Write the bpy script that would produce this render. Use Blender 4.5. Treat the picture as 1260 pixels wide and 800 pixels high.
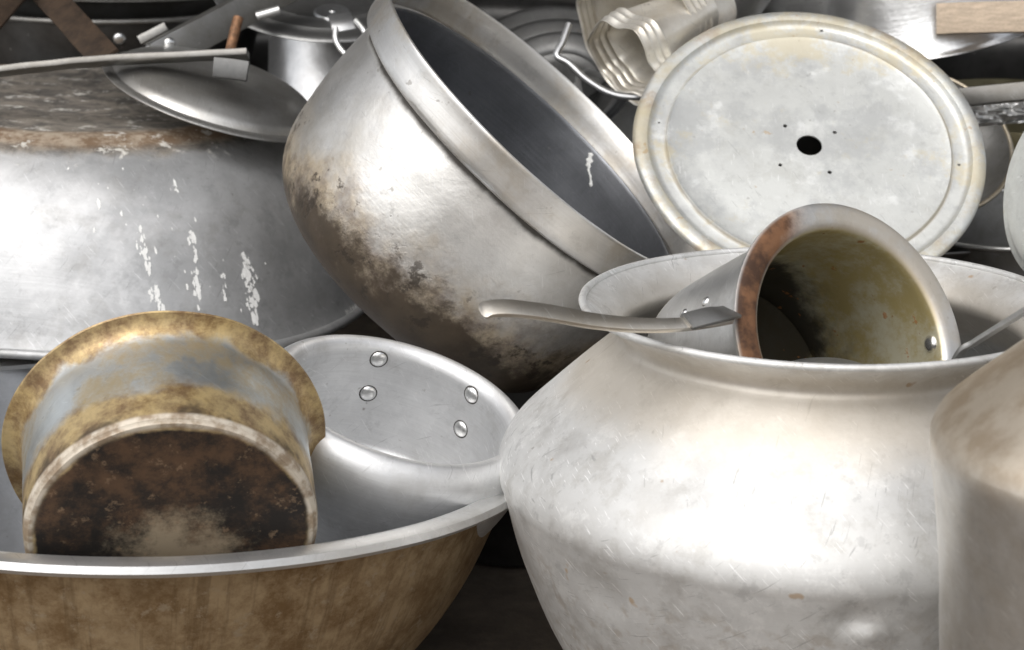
import bpy, bmesh, math, random
from mathutils import Vector, Matrix, noise
from mathutils.bvhtree import BVHTree

random.seed(7)
R = math.radians
V = Vector
scene = bpy.context.scene
for o in list(bpy.data.objects):
    bpy.data.objects.remove(o)

# ------------------------------------------------------------------ camera
CAM_Z, PITCH, FPX = 0.88, 15.0, 2450.0          # FPX: focal length in photo pixels (1260 wide)
cam_d = bpy.data.cameras.new('camera')
cam = bpy.data.objects.new('camera', cam_d)
scene.collection.objects.link(cam)
cam.location = (0, 0, CAM_Z)
cam.rotation_euler = (R(90 - PITCH), 0, 0)
cam_d.sensor_width = 36
cam_d.lens = 36 * FPX / 1260
cam_d.clip_end = 500
cam_d.dof.use_dof = True
cam_d.dof.focus_distance = 1.85
cam_d.dof.aperture_fstop = 9.0
scene.camera = cam

# ------------------------------------------------------------------ light
SUN_EL, SUN_AZ = 52.0, 212.0                     # behind the camera, to the left
w = bpy.data.worlds.new('World')
scene.world = w
w.use_nodes = True
wn, wl = w.node_tree.nodes, w.node_tree.links
wn.clear()
sky = wn.new('ShaderNodeTexSky')
sky.sky_type = 'NISHITA'
sky.sun_disc = False
sky.sun_elevation = R(SUN_EL)
sky.sun_rotation = R(SUN_AZ)
sky.dust_density = 4.0
hs = wn.new('ShaderNodeHueSaturation')
hs.inputs['Saturation'].default_value = 0.22
bgn = wn.new('ShaderNodeBackground')
bgn.inputs['Strength'].default_value = 0.15
wo = wn.new('ShaderNodeOutputWorld')
wl.new(sky.outputs[0], hs.inputs['Color'])
wl.new(hs.outputs[0], bgn.inputs['Color'])
wl.new(bgn.outputs[0], wo.inputs['Surface'])

sun_d = bpy.data.lights.new('sun', 'SUN')
sun_d.energy = 1.05
sun_d.angle = R(90)
sun_d.color = (1.0, 0.965, 0.92)
sun = bpy.data.objects.new('sun', sun_d)
scene.collection.objects.link(sun)
sdir = V((math.sin(R(SUN_AZ)) * math.cos(R(SUN_EL)), math.cos(R(SUN_AZ)) * math.cos(R(SUN_EL)), math.sin(R(SUN_EL))))
sun.rotation_euler = (-sdir).to_track_quat('-Z', 'Y').to_euler()
sun.location = (-1.5, -2, 3)

vs = scene.view_settings
vs.view_transform = 'Standard'
vs.look = 'None'
vs.gamma = 1.0
vs.exposure = 0.34
vs.use_curve_mapping = False
scene.render.engine = 'CYCLES'
scene.cycles.max_bounces = 7
scene.cycles.glossy_bounces = 5
scene.cycles.use_denoising = True

# ------------------------------------------------------------------ placing
cp, sp_ = math.cos(R(PITCH)), math.sin(R(PITCH))
FWD, UP, RT = V((0, cp, -sp_)), V((0, sp_, cp)), V((1, 0, 0))
CAM = V((0, 0, CAM_Z))


def pix(px, py, d):
    """photo pixel at depth d (metres along the view axis) -> world point"""
    return CAM + FWD * d + RT * ((px - 630) / FPX * d) + UP * (-(py - 400) / FPX * d)


def ray(px, py):
    return (pix(px, py, 1.0) - CAM).normalized()


def axis(px, py, alpha, cosT):
    """normal of a circle seen at px,py as an ellipse with b/a = cosT whose normal leans towards image angle alpha"""
    r = ray(px, py)
    u = (RT - r * RT.dot(r)).normalized()
    v = u.cross(r).normalized()
    if v.dot(UP) < 0:
        v = -v
    s = math.sqrt(max(0, 1 - cosT * cosT))
    return ((u * math.cos(R(alpha)) + v * math.sin(R(alpha))) * s - r * cosT).normalized()


def circle(cx, cy, a, b, alpha, d):
    """centre, normal and radius of the circle at depth d whose perspective image is the ellipse (cx, cy, a, b), normal leaning to image angle alpha"""
    ux, uy, ct, rad = cx, cy, b / a, a / FPX * d
    e2 = (math.cos(R(alpha)), -math.sin(R(alpha)))
    e1 = (-e2[1], e2[0])
    for _ in range(40):
        n, c = axis(ux, uy, alpha, ct), pix(ux, uy, d)
        x = n.orthogonal().normalized()
        y = n.cross(x)
        P1, P2 = [], []
        for k in range(90):
            q = c + (x * math.cos(k * math.pi / 45) + y * math.sin(k * math.pi / 45)) * rad - CAM
            z = q.dot(FWD)
            X, Y = 630 + FPX * q.dot(RT) / z, 400 - FPX * q.dot(UP) / z
            P1.append(X * e1[0] + Y * e1[1])
            P2.append(X * e2[0] + Y * e2[1])
        c1, c2 = (max(P1) + min(P1)) / 2, (max(P2) + min(P2)) / 2
        ca, cb = (max(P1) - min(P1)) / 2, (max(P2) - min(P2)) / 2
        d1, d2 = cx * e1[0] + cy * e1[1] - c1, cx * e2[0] + cy * e2[1] - c2
        ux += (d1 * e1[0] + d2 * e2[0]) * .8
        uy += (d1 * e1[1] + d2 * e2[1]) * .8
        rad *= a / ca
        ct = max(.02, min(.99, ct + (b - cb) / a * .7))
    return pix(ux, uy, d), axis(ux, uy, alpha, ct), rad


def frame(loc, z, roll=0.0):
    z = z.normalized()
    ref = RT if abs(z.dot(RT)) < 0.9 else UP
    x = (ref - z * ref.dot(z)).normalized()
    y = z.cross(x)
    m = Matrix((x, y, z)).transposed().to_4x4()
    return Matrix.Translation(loc) @ m @ Matrix.Rotation(R(roll), 4, 'Z')


# ------------------------------------------------------------------ material kit
class NT:
    def __init__(s, name):
        s.m = bpy.data.materials.new(name)
        s.m.use_nodes = True
        s.t = s.m.node_tree
        s.t.nodes.clear()
        s.out = s.t.nodes.new('ShaderNodeOutputMaterial')
        s.b = s.t.nodes.new('ShaderNodeBsdfPrincipled')
        s.t.links.new(s.b.outputs[0], s.out.inputs[0])
        tc = s.t.nodes.new('ShaderNodeTexCoord')
        s.P = tc.outputs['Object']
        sep = s.t.nodes.new('ShaderNodeSeparateXYZ')
        s.t.links.new(s.P, sep.inputs[0])
        s.x, s.y, s.z = sep.outputs
        s.r = s.f('SQRT', s.f('ADD', s.f('MULTIPLY', s.x, s.x), s.f('MULTIPLY', s.y, s.y)))

    def put(s, sock, v):
        if isinstance(v, bpy.types.NodeSocket):
            s.t.links.new(v, sock)
        elif isinstance(v, (tuple, list)):
            sock.default_value = (*v, 1.0) if len(sock.default_value) == 4 and len(v) == 3 else v
        else:
            sock.default_value = v

    def f(s, op, a, b=0.0, c=None, clamp=False):
        n = s.t.nodes.new('ShaderNodeMath')
        n.operation = op
        n.use_clamp = clamp
        s.put(n.inputs[0], a)
        s.put(n.inputs[1], b)
        if c is not None:
            s.put(n.inputs[2], c)
        return n.outputs[0]

    def vec(s, x, y, z):
        n = s.t.nodes.new('ShaderNodeCombineXYZ')
        for i, v in enumerate((x, y, z)):
            s.put(n.inputs[i], v)
        return n.outputs[0]

    def noise(s, scale, detail=3, rough=.55, off=0.0, vec=None, dist=0.0):
        n = s.t.nodes.new('ShaderNodeTexNoise')
        n.inputs['Scale'].default_value = scale
        n.inputs['Detail'].default_value = detail
        n.inputs['Roughness'].default_value = rough
        n.inputs['Distortion'].default_value = dist
        a = s.t.nodes.new('ShaderNodeVectorMath')
        a.operation = 'ADD'
        s.t.links.new(vec or s.P, a.inputs[0])
        k = (off * 1.713 + .37) % 19
        a.inputs[1].default_value = (k, k * 1.31 % 7, k * .77 % 5)
        s.t.links.new(a.outputs[0], n.inputs['Vector'])
        return n.outputs['Fac']

    def ss(s, v, lo, hi, a=0.0, b=1.0):
        n = s.t.nodes.new('ShaderNodeMapRange')
        n.interpolation_type = 'SMOOTHSTEP'
        n.clamp = True
        s.put(n.inputs['Value'], v)
        inv = lo > hi
        s.put(n.inputs['From Min'], min(lo, hi))
        s.put(n.inputs['From Max'], max(lo, hi))
        s.put(n.inputs['To Min'], b if inv else a)
        s.put(n.inputs['To Max'], a if inv else b)
        return n.outputs[0]

    def mix(s, fac, a, b):
        n = s.t.nodes.new('ShaderNodeMix')
        n.data_type = 'RGBA'
        s.put(n.inputs[0], fac)
        s.put(n.inputs[6], a)
        s.put(n.inputs[7], b)
        return n.outputs[2]

    def fmix(s, fac, a, b):
        n = s.t.nodes.new('ShaderNodeMix')
        n.data_type = 'FLOAT'
        s.put(n.inputs[0], fac)
        s.put(n.inputs[2], a)
        s.put(n.inputs[3], b)
        return n.outputs[0]

    def band(s, v, a, b, soft):
        return s.f('MULTIPLY', s.ss(v, a - soft, a + soft), s.ss(v, b + soft, b - soft))

    def near(s, p, rad, soft=.5, wob=None, wamp=0.0):
        """1 inside an uneven blob round the local point p"""
        n = s.t.nodes.new('ShaderNodeVectorMath')
        n.operation = 'DISTANCE'
        s.t.links.new(s.P, n.inputs[0])
        n.inputs[1].default_value = p
        d = n.outputs['Value']
        if wob is not None:
            d = s.f('ADD', d, s.f('MULTIPLY', s.f('SUBTRACT', wob, .5), wamp))
        return s.ss(d, rad * (1 + soft), rad * (1 - soft))


def metal(name, base=(.66, .66, .65), var=.10, warm=.0, rough=.42, rvar=.16, metallic=.92, spun=.5, bump=.12,
          pits=.45, specks=.3, seed=0.0, layers=None, patch=5.0, dentscale=9.0, wear=1.0):
    """worn spun aluminium: patchy oxide, spin marks, scratches, pits, then the thing's own stains (layers)"""
    s = NT(name)
    n1 = s.noise(patch, 4, .6, seed)
    n2 = s.noise(patch * 4.5, 5, .65, seed + 3.1)
    n3 = s.noise(150, 3, .6, seed + 5.7)
    blot = s.f('ADD', s.f('MULTIPLY', n1, .6), s.f('MULTIPLY', n2, .4))
    lo = tuple(c * (1 - var * 1.6) * k for c, k in zip(base, (1, 1 - warm * .12, 1 - warm * .3)))
    hi = tuple(min(.95, c * (1 + var)) for c in base)
    col = s.mix(s.ss(blot, .32, .68), lo, hi)
    # spin marks: fine rings round the axis
    inv = s.f('DIVIDE', 1.0, s.f('MAXIMUM', s.r, .004))
    rz = s.f('ADD', s.z, s.f('MULTIPLY', s.r, .9))
    sv = s.vec(s.f('MULTIPLY', s.f('MULTIPLY', s.x, inv), 1.3), s.f('MULTIPLY', s.f('MULTIPLY', s.y, inv), 1.3), s.f('MULTIPLY', rz, 260))
    ring = s.noise(1.6, 3, .7, seed + 9, vec=sv)
    # hairline scratches in two directions, and rubbed smudges
    xz, xmz = s.f('ADD', s.x, s.z), s.f('SUBTRACT', s.x, s.z)
    scv = s.vec(s.f('MULTIPLY', xz, 520), s.f('MULTIPLY', xmz, 26), s.f('MULTIPLY', s.y, 60))
    scr = s.ss(s.noise(1.0, 2, .5, seed + 12, vec=scv, dist=.4), .66, .72)
    scv2 = s.vec(s.f('MULTIPLY', s.f('ADD', xmz, s.f('MULTIPLY', s.y, .6)), 560), s.f('MULTIPLY', xz, 22), s.f('MULTIPLY', s.y, 40))
    scr2 = s.ss(s.noise(1.0, 2, .5, seed + 15, vec=scv2, dist=.4), .67, .73)
    smu = s.noise(19, 6, .74, seed + 17)
    smu2 = s.noise(46, 5, .72, seed + 19)
    col = s.mix(s.f('MULTIPLY', s.ss(ring, .35, .65), .16 * spun), col, tuple(c * .62 for c in base))
    col = s.mix(s.f('MULTIPLY', s.ss(smu, .50, .66), .30 * wear), col, tuple(c * .66 * k for c, k in zip(base, (1, .97, .92))))
    col = s.mix(s.f('MULTIPLY', s.ss(smu, .46, .36), .28 * wear), col, tuple(min(.95, c * 1.2) for c in base))
    col = s.mix(s.f('MULTIPLY', s.ss(smu2, .56, .66), .22 * wear), col, tuple(c * .55 for c in base))
    col = s.mix(s.f('MULTIPLY', scr, .38 * wear), col, tuple(min(.95, c * 1.4 + .05) for c in base))
    col = s.mix(s.f('MULTIPLY', scr2, .34 * wear), col, tuple(c * .45 for c in base))
    rgh = s.f('ADD', rough - rvar * .5, s.f('MULTIPLY', s.f('ADD', s.f('ADD', s.f('MULTIPLY', n2, .3), s.f('MULTIPLY', smu, .5)), s.f('MULTIPLY', ring, .3 * spun)), rvar * 1.3))
    met = metallic
    # pits and specks
    pit = s.f('MULTIPLY', s.ss(s.noise(95, 2, .5, seed + 21), .70, .76), s.ss(n1, .42, .62))
    col = s.mix(s.f('MULTIPLY', pit, pits), col, (.10, .075, .05))
    spk = s.f('MULTIPLY', s.ss(s.noise(120, 2, .5, seed + 33), .72, .77), s.ss(n2, .45, .6))
    col = s.mix(s.f('MULTIPLY', spk, specks), col, (.85, .84, .8))
    met = s.f('SUBTRACT', metallic, s.f('MULTIPLY', pit, .5 * pits))
    h = s.f('ADD', s.f('MULTIPLY', ring, .10 * spun), s.f('ADD', s.f('MULTIPLY', s.noise(dentscale, 2, .45, seed + 40), 1.6), s.f('MULTIPLY', n3, .08)))
    s.n1, s.n2, s.n3, s.ring, s.blot = n1, n2, n3, ring, blot
    for L in (layers or []):
        mask, lc, lr, lm, lh = L(s)
        col = s.mix(mask, col, lc)
        rgh = s.fmix(mask, rgh, lr)
        met = s.fmix(mask, met, lm)
        if lh:
            h = s.f('ADD', h, s.f('MULTIPLY', mask, lh))
    s.put(s.b.inputs['Base Color'], col)
    s.put(s.b.inputs['Roughness'], rgh)
    s.put(s.b.inputs['Metallic'], met)
    bn = s.t.nodes.new('ShaderNodeBump')
    bn.inputs['Strength'].default_value = bump
    bn.inputs['Distance'].default_value = .012
    s.put(bn.inputs['Height'], h)
    s.t.links.new(bn.outputs[0], s.b.inputs['Normal'])
    return s.m


def plain(name, base, rough=.6, metallic=0.0, nscale=30, var=.3, bump=.2, seed=0.0, stretch=(1, 1, 1)):
    s = NT(name)
    vv = s.vec(s.f('MULTIPLY', s.x, stretch[0]), s.f('MULTIPLY', s.y, stretch[1]), s.f('MULTIPLY', s.z, stretch[2]))
    n = s.noise(nscale, 5, .65, seed, vec=vv)
    n2 = s.noise(nscale * 5, 3, .6, seed + 4, vec=vv)
    f = s.ss(s.f('ADD', s.f('MULTIPLY', n, .65), s.f('MULTIPLY', n2, .35)), .3, .7)
    s.put(s.b.inputs['Base Color'], s.mix(f, tuple(c * (1 - var) for c in base), tuple(min(.95, c * (1 + var)) for c in base)))
    s.put(s.b.inputs['Roughness'], s.f('ADD', rough - .1, s.f('MULTIPLY', n2, .2)))
    s.b.inputs['Metallic'].default_value = metallic
    bn = s.t.nodes.new('ShaderNodeBump')
    bn.inputs['Strength'].default_value = bump
    bn.inputs['Distance'].default_value = .004
    s.put(bn.inputs['Height'], n2)
    s.t.links.new(bn.outputs[0], s.b.inputs['Normal'])
    return s.m


# ------------------------------------------------------------------ mesh kit
def cr(pts, n=6):
    """Catmull-Rom through 2-D points; a point with a third value True stays sharp"""
    out = []
    for i in range(len(pts) - 1):
        p1, p2 = pts[i], pts[i + 1]
        s1 = len(p1) > 2 and p1[2]
        s2 = len(p2) > 2 and p2[2]
        p0 = pts[i - 1] if i > 0 and not s1 else p1
        p3 = pts[i + 2] if i + 2 < len(pts) and not s2 else p2
        L = math.hypot(p2[0] - p1[0], p2[1] - p1[1])
        k = max(1, min(n, int(L / .006) + 1))
        for j in range(k):
            t = j / k
            q = []
            for c in (0, 1):
                a, b, cc, d = p0[c], p1[c], p2[c], p3[c]
                q.append(.5 * ((2 * b) + (-a + cc) * t + (2 * a - 5 * b + 4 * cc - d) * t * t + (-a + 3 * b - 3 * cc + d) * t ** 3))
            out.append((max(0, q[0]), q[1]))
    out.append((pts[-1][0], pts[-1][1]))
    return out


def shell(pts, t, n=6):
    """mid-line profile (centre -> rim) to a closed sheet of thickness t with a rounded lip"""
    c = cr(pts, n)
    nr = []
    for i in range(len(c)):
        a, b = c[max(0, i - 1)], c[min(len(c) - 1, i + 1)]
        dx, dz = b[0] - a[0], b[1] - a[1]
        L = math.hypot(dx, dz) or 1
        nr.append((dz / L, -dx / L))
    h = t / 2
    outer = [(max(0, p[0] + m[0] * h), p[1] + m[1] * h) for p, m in zip(c, nr)]
    inner = [(max(0, p[0] - m[0] * h), p[1] - m[1] * h) for p, m in zip(c, nr)]
    e, m = c[-1], nr[-1]
    tx, tz = -m[1], m[0]
    lip = [(e[0] + m[0] * h * math.cos(a) + tx * h * math.sin(a), e[1] + m[1] * h * math.cos(a) + tz * h * math.sin(a))
           for a in (R(45), R(90), R(135))]
    return outer + lip + inner[::-1]


def bead(r, z, rb, k=10):
    return [(r + rb * math.cos(2 * math.pi * i / k), z + rb * math.sin(2 * math.pi * i / k)) for i in range(k + 1)]


def lathe_mesh(name, prof, mats, seg=144, wob=0.0, wscale=6.0, seed=0, fn=None, matfn=None, closed=True, squash=None, sharp=38):
    vs_, fs, mi = [], [], []
    idx = []
    n = len(prof)
    ring = bool(abs(prof[0][0] - prof[-1][0]) < 1e-9 and abs(prof[0][1] - prof[-1][1]) < 1e-9)
    P = prof[:-1] if ring else prof
    for (r, z) in P:
        if r < 1e-6:
            idx.append([len(vs_)])
            vs_.append(V((0, 0, z)))
        else:
            row = []
            for k in range(seg):
                a = 2 * math.pi * k / seg
                row.append(len(vs_))
                vs_.append(V((r * math.cos(a), r * math.sin(a), z)))
            idx.append(row)
    m = len(P)
    pairs = [(i, i + 1) for i in range(m - 1)]
    if ring or (closed and P[0][0] > 1e-6 and P[-1][0] > 1e-6):
        pairs.append((m - 1, 0))
    for i, j in pairs:
        A, B = idx[i], idx[j]
        mm = matfn(P[i], P[j], i, m) if matfn else 0
        for k in range(seg):
            k2 = (k + 1) % seg
            if len(A) == 1 and len(B) == 1:
                break
            if len(A) == 1:
                fs.append((A[0], B[k2], B[k]))
            elif len(B) == 1:
                fs.append((A[k], A[k2], B[0]))
            else:
                fs.append((A[k], A[k2], B[k2], B[k]))
            mi.append(mm)
    so = V((seed * 1.7, seed * 2.3, seed * 0.9))
    out = []
    for v in vs_:
        p = v.copy()
        if wob:
            rr = math.hypot(p.x, p.y)
            d = noise.noise(p * wscale + so) * wob + noise.noise(p * wscale * 3.1 + so) * wob * .35
            k = min(1, rr / .03)
            if rr > 1e-6:
                p.x += p.x / rr * d * k
                p.y += p.y / rr * d * k
            p.z += noise.noise(v * wscale * .8 + so * 2) * wob * .6
        if fn:
            p = fn(p)
        out.append(p)
    me = bpy.data.meshes.new(name)
    me.from_pydata(out, [], fs)
    bm = bmesh.new()
    bm.from_mesh(me)
    bmesh.ops.recalc_face_normals(bm, faces=bm.faces)
    bm.to_mesh(me)
    bm.free()
    for mt in (mats if isinstance(mats, (list, tuple)) else [mats]):
        me.materials.append(mt)
    me.polygons.foreach_set('material_index', mi)
    me.polygons.foreach_set('use_smooth', [True] * len(me.polygons))
    me.set_sharp_from_angle(angle=R(sharp))
    me.update()
    return me


def link(name, me, parent=None, mat=None):
    o = bpy.data.objects.new(name, me)
    scene.collection.objects.link(o)
    if parent is not None:
        o.parent = parent
    if mat is not None:
        o.matrix_local = mat
    return o


def thing(name, label, cat, M, group=None):
    o = bpy.data.objects.new(name, None)
    o.empty_display_size = .03
    scene.collection.objects.link(o)
    o.matrix_world = M
    o['label'] = label
    o['category'] = cat
    if group:
        o['group'] = group
    return o


def tag(o, label, cat, group=None):
    o['label'] = label
    o['category'] = cat
    if group:
        o['group'] = group
    return o


def sweep_mesh(name, pts, sect, up, mat, scales=None, smooth=True, sharp=35, wob=0):
    """sweep a closed 2-D section (side, up) along 3-D points"""
    vs_, fs = [], []
    n, k = len(pts), len(sect)
    for i, p in enumerate(pts):
        t = (pts[min(n - 1, i + 1)] - pts[max(0, i - 1)]).normalized()
        side = t.cross(up).normalized()
        u = side.cross(t).normalized()
        sc = scales[i] if scales else (1, 1)
        for (a, b) in sect:
            q = p + side * a * sc[0] + u * b * sc[1]
            if wob:
                q += noise.noise_vector(q * 40) * wob
            vs_.append(q)
    for i in range(n - 1):
        for j in range(k):
            j2 = (j + 1) % k
            fs.append((i * k + j, i * k + j2, (i + 1) * k + j2, (i + 1) * k + j))
    fs.append(tuple(range(k))[::-1])
    fs.append(tuple((n - 1) * k + j for j in range(k)))
    me = bpy.data.meshes.new(name)
    me.from_pydata(vs_, [], fs)
    bm = bmesh.new()
    bm.from_mesh(me)
    bmesh.ops.recalc_face_normals(bm, faces=bm.faces)
    bm.to_mesh(me)
    bm.free()
    me.materials.append(mat)
    me.polygons.foreach_set('use_smooth', [smooth] * len(me.polygons))
    me.set_sharp_from_angle(angle=R(sharp))
    return me


def rrect(w, h, c):
    """rounded rectangle section"""
    w, h = w / 2, h / 2
    out = []
    for (sx, sy, a0) in ((1, 1, 0), (-1, 1, 90), (-1, -1, 180), (1, -1, 270)):
        for a in (0, 45, 90):
            out.append((sx * (w - c) + c * math.cos(R(a0 + a)), sy * (h - c) + c * math.sin(R(a0 + a))))
    return out


def circ(r, k=12):
    return [(r * math.cos(2 * math.pi * i / k), r * math.sin(2 * math.pi * i / k)) for i in range(k)]


def smooth3(pts, n=8):
    out = []
    P = [pts[0]] + list(pts) + [pts[-1]]
    for i in range(1, len(P) - 2):
        a, b, c, d = P[i - 1], P[i], P[i + 1], P[i + 2]
        for j in range(n):
            t = j / n
            out.append(.5 * ((2 * b) + (-a + c) * t + (2 * a - 5 * b + 4 * c - d) * t * t + (-a + 3 * b - 3 * c + d) * t ** 3))
    out.append(pts[-1])
    return out


def hit(o, px, py):
    """where the view ray through a pixel meets mesh object o, in world space"""
    bpy.context.view_layer.update()
    M = o.matrix_world
    Mi = M.inverted()
    bv = BVHTree.FromPolygons([v.co for v in o.data.vertices], [p.vertices for p in o.data.polygons])
    a = Mi @ CAM
    d = (Mi.to_3x3() @ ray(px, py)).normalized()
    loc, nor, i, ds = bv.ray_cast(a, d)
    if loc is None:
        return None, None
    nw = (M.to_3x3() @ nor).normalized()
    if nw.dot(ray(px, py)) > 0:
        nw = -nw
    return M @ loc, nw


def rivet_mesh(r, mat, hh=.45):
    prof = [(0, r * hh), (r * .45, r * hh * .9), (r * .8, r * hh * .55), (r, 0), (r * 1.0, -r * .4), (0, -r * .4)]
    return lathe_mesh('rivet', cr(prof, 3), mat, seg=20, closed=False, sharp=60)


def attach(name, me, parent, loc, nor, roll=0):
    bpy.context.view_layer.update()
    o = link(name, me, parent)
    o.matrix_parent_inverse = Matrix()
    o.matrix_local = parent.matrix_world.inverted() @ frame(loc, nor, roll)
    return o


def wchild(name, me, parent):
    """mesh given in world space as a child"""
    bpy.context.view_layer.update()
    o = link(name, me, parent)
    o.matrix_local = parent.matrix_world.inverted()
    return o


# ------------------------------------------------------------------ shared materials
M_alu = metal('aluminium_light', (.72, .72, .71), rough=.42, seed=1)
M_alu2 = metal('aluminium_grey', (.50, .505, .51), rough=.4, seed=2)
M_bright = metal('aluminium_bright', (.80, .80, .80), rough=.24, rvar=.12, seed=3, spun=.8, bump=.2)
M_shiny = metal('aluminium_shiny', (.86, .86, .86), rough=.36, rvar=.14, seed=16, spun=.4, bump=.3)
M_dark = metal('aluminium_blackened', (.085, .083, .08), var=.3, rough=.38, metallic=.75, seed=4)
M_dull = metal('aluminium_dull', (.26, .26, .255), var=.2, rough=.45, metallic=.85, seed=5, warm=.5)
M_tan = metal('aluminium_tan', (.55, .50, .41), var=.22, rough=.42, seed=6, warm=.8)
M_steel = metal('steel_bar', (.21, .205, .195), var=.18, rough=.45, seed=7, warm=.4, spun=.2, pits=.6)
M_rivet = metal('rivet_metal', (.75, .75, .74), rough=.25, seed=8, spun=0, bump=.05)
M_wire = metal('wire_metal', (.62, .62, .62), rough=.3, seed=9, spun=0, bump=.05)
M_rust = plain('rusty_iron', (.048, .030, .018), rough=.75, metallic=.25, nscale=40, var=.5, seed=3)
M_copper = plain('corroded_copper', (.20, .105, .055), rough=.55, metallic=.5, nscale=140, var=.7, seed=5)
M_wood = plain('bare_wood', (.50, .40, .30), rough=.7, nscale=25, var=.22, seed=8, stretch=(1, 8, 8))
M_paint = plain('dried_white_paint', (.82, .82, .80), rough=.6, nscale=200, var=.08, seed=9)
M_plate = metal('dark_plate_metal', (.13, .13, .128), var=.25, rough=.42, metallic=.8, seed=14)
M_olive = metal('aluminium_olive', (.20, .18, .11), var=.35, rough=.5, metallic=.6, seed=11, warm=.8)

# ------------------------------------------------------------------ the setting
gm = plain('ground_dirt', (.13, .105, .082), rough=.95, nscale=9, var=.35, bump=.6, seed=1)
gme = bpy.data.meshes.new('ground')
gme.from_pydata([(-60, -60, 0), (60, -60, 0), (60, 60, 0), (-60, 60, 0)], [], [(0, 1, 2, 3)])
gme.materials.append(gm)
g = link('ground', gme)
g['kind'] = 'structure'


# ================================================================== WATER POT (right, upright, holds the saucepan)
def L_warmneck(s):
    m = s.f('MULTIPLY', s.band(s.f('ADD', s.z, s.f('MULTIPLY', s.f('SUBTRACT', s.n2, .5), .03)), -.075, -.012, .018), .55)
    return m, (.60, .53, .43), .5, .85, 0


def L_rustdots(s):
    m = s.f('MULTIPLY', s.ss(s.noise(38, 2, .5, 77.0), .72, .76), .75)
    return m, (.36, .24, .13), .7, .3, 0


def L_lowerpit(s):
    m = s.f('MULTIPLY', s.ss(s.z, -.175, -.215), s.ss(s.noise(55, 3, .6, 5.0), .52, .68))
    return s.f('MULTIPLY', m, .6), (.48, .44, .39), .6, .7, -.12


def L_smudge(s):
    m = s.f('MULTIPLY', s.ss(s.noise(15, 6, .74, 15.0), .50, .66), .5)
    return m, (.52, .51, .49), .55, .85, 0


M_pot = metal('water_pot_aluminium', (.68, .68, .67), var=.06, rough=.62, rvar=.16, metallic=.70, seed=20, spun=.35, bump=.16, pits=.5, wear=1.7,
              layers=[L_smudge, L_warmneck, L_lowerpit, L_rustdots])
pot_c, _n, pot_r = circle(1018, 381.5, 300, 73.5, 90, 1.80)
WP = thing('water_pot', 'large pale aluminium water pot with flared rim and angled belly, holding a saucepan', 'pot',
           Matrix.Translation(pot_c))
wp_prof = [(0, -.424), (.13, -.422), (.165, -.412), (.205, -.372), (.243, -.305), (.270, -.238), (.286, -.185), (.2915, -.166, True),
           (.2935, -.158), (.2905, -.141), (.278, -.120), (.252, -.095), (.218, -.064), (.194, -.043), (.1845, -.033), (.186, -.023),
           (.200, -.010), (.2165, 0)]


def wp_fn(p):
    # a knocked-in dent low on the front
    for (c, rad, dep) in ((V((-.012, -.286, -.185)), .020, .007), (V((.004, -.283, -.200)), .016, -.004), (V((.10, -.262, -.18)), .03, .005), (V((-.13, -.20, -.10)), .05, .004), (V((.06, -.24, -.10)), .06, .004), (V((-.2, -.19, -.2)), .035, .005)):
        d = (p - c).length / rad
        if d < 1:
            q = V((p.x, p.y, 0)).normalized()
            p = p - q * dep * (1 - d * d) ** 2
    return p


body = link('body', lathe_mesh('body', shell(wp_prof, .0028, 8), M_pot, seg=200, wob=.0022, wscale=5, seed=3, fn=wp_fn), WP)
link('rim', lathe_mesh('rim', bead(.217, .001, .0036), M_pot, seg=160, wob=.0022, wscale=5, seed=3), WP)


# ================================================================== SAUCEPAN in the water pot
def L_paninside(s):
    inner = s.ss(s.r, .1045, .1015)
    inner = s.f('MULTIPLY', inner, s.ss(s.z, .004, -.004))
    return inner, s.mix(s.ss(s.noise(13, 7, .74, 3.0), .40, .60), (.50, .41, .19), (.64, .61, .46)), .42, .55, 0


def L_panburn_shade(s):  # burnt floor, with the shadow on the left wall painted in too
    d = s.f('ADD', s.z, s.f('MULTIPLY', s.f('SUBTRACT', s.n2, .5), .11))
    side = s.f('ADD', d, s.f('MULTIPLY', s.x, .55))
    m = s.f('MULTIPLY', s.ss(s.r, .1045, .1012), s.ss(side, -.060, -.120))
    return s.f('MULTIPLY', m, .97), (.012, .009, .005), .9, .0, 0


def L_panspots(s):
    m = s.f('MULTIPLY', s.ss(s.r, .1045, .1012), s.ss(s.noise(60, 3, .6, 8.0), .66, .72))
    return s.f('MULTIPLY', m, .8), (.30, .12, .03), .6, .2, .1


def L_panrimrust(s):
    side = s.ss(s.f('ADD', s.x, s.f('MULTIPLY', s.f('SUBTRACT', s.n2, .5), .05)), -.035, -.07)
    m = s.f('MULTIPLY', side, s.ss(s.z, -.003, .001))
    return m, s.mix(s.ss(s.n2, .4, .6), (.050, .022, .010), (.17, .080, .036)), .75, .05, .12


def L_panrimtan(s):
    m = s.f('MULTIPLY', s.ss(s.z, -.006, 0), s.ss(s.blot, .42, .58))
    return s.f('MULTIPLY', m, .7), (.50, .43, .33), .55, .7, 0


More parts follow.
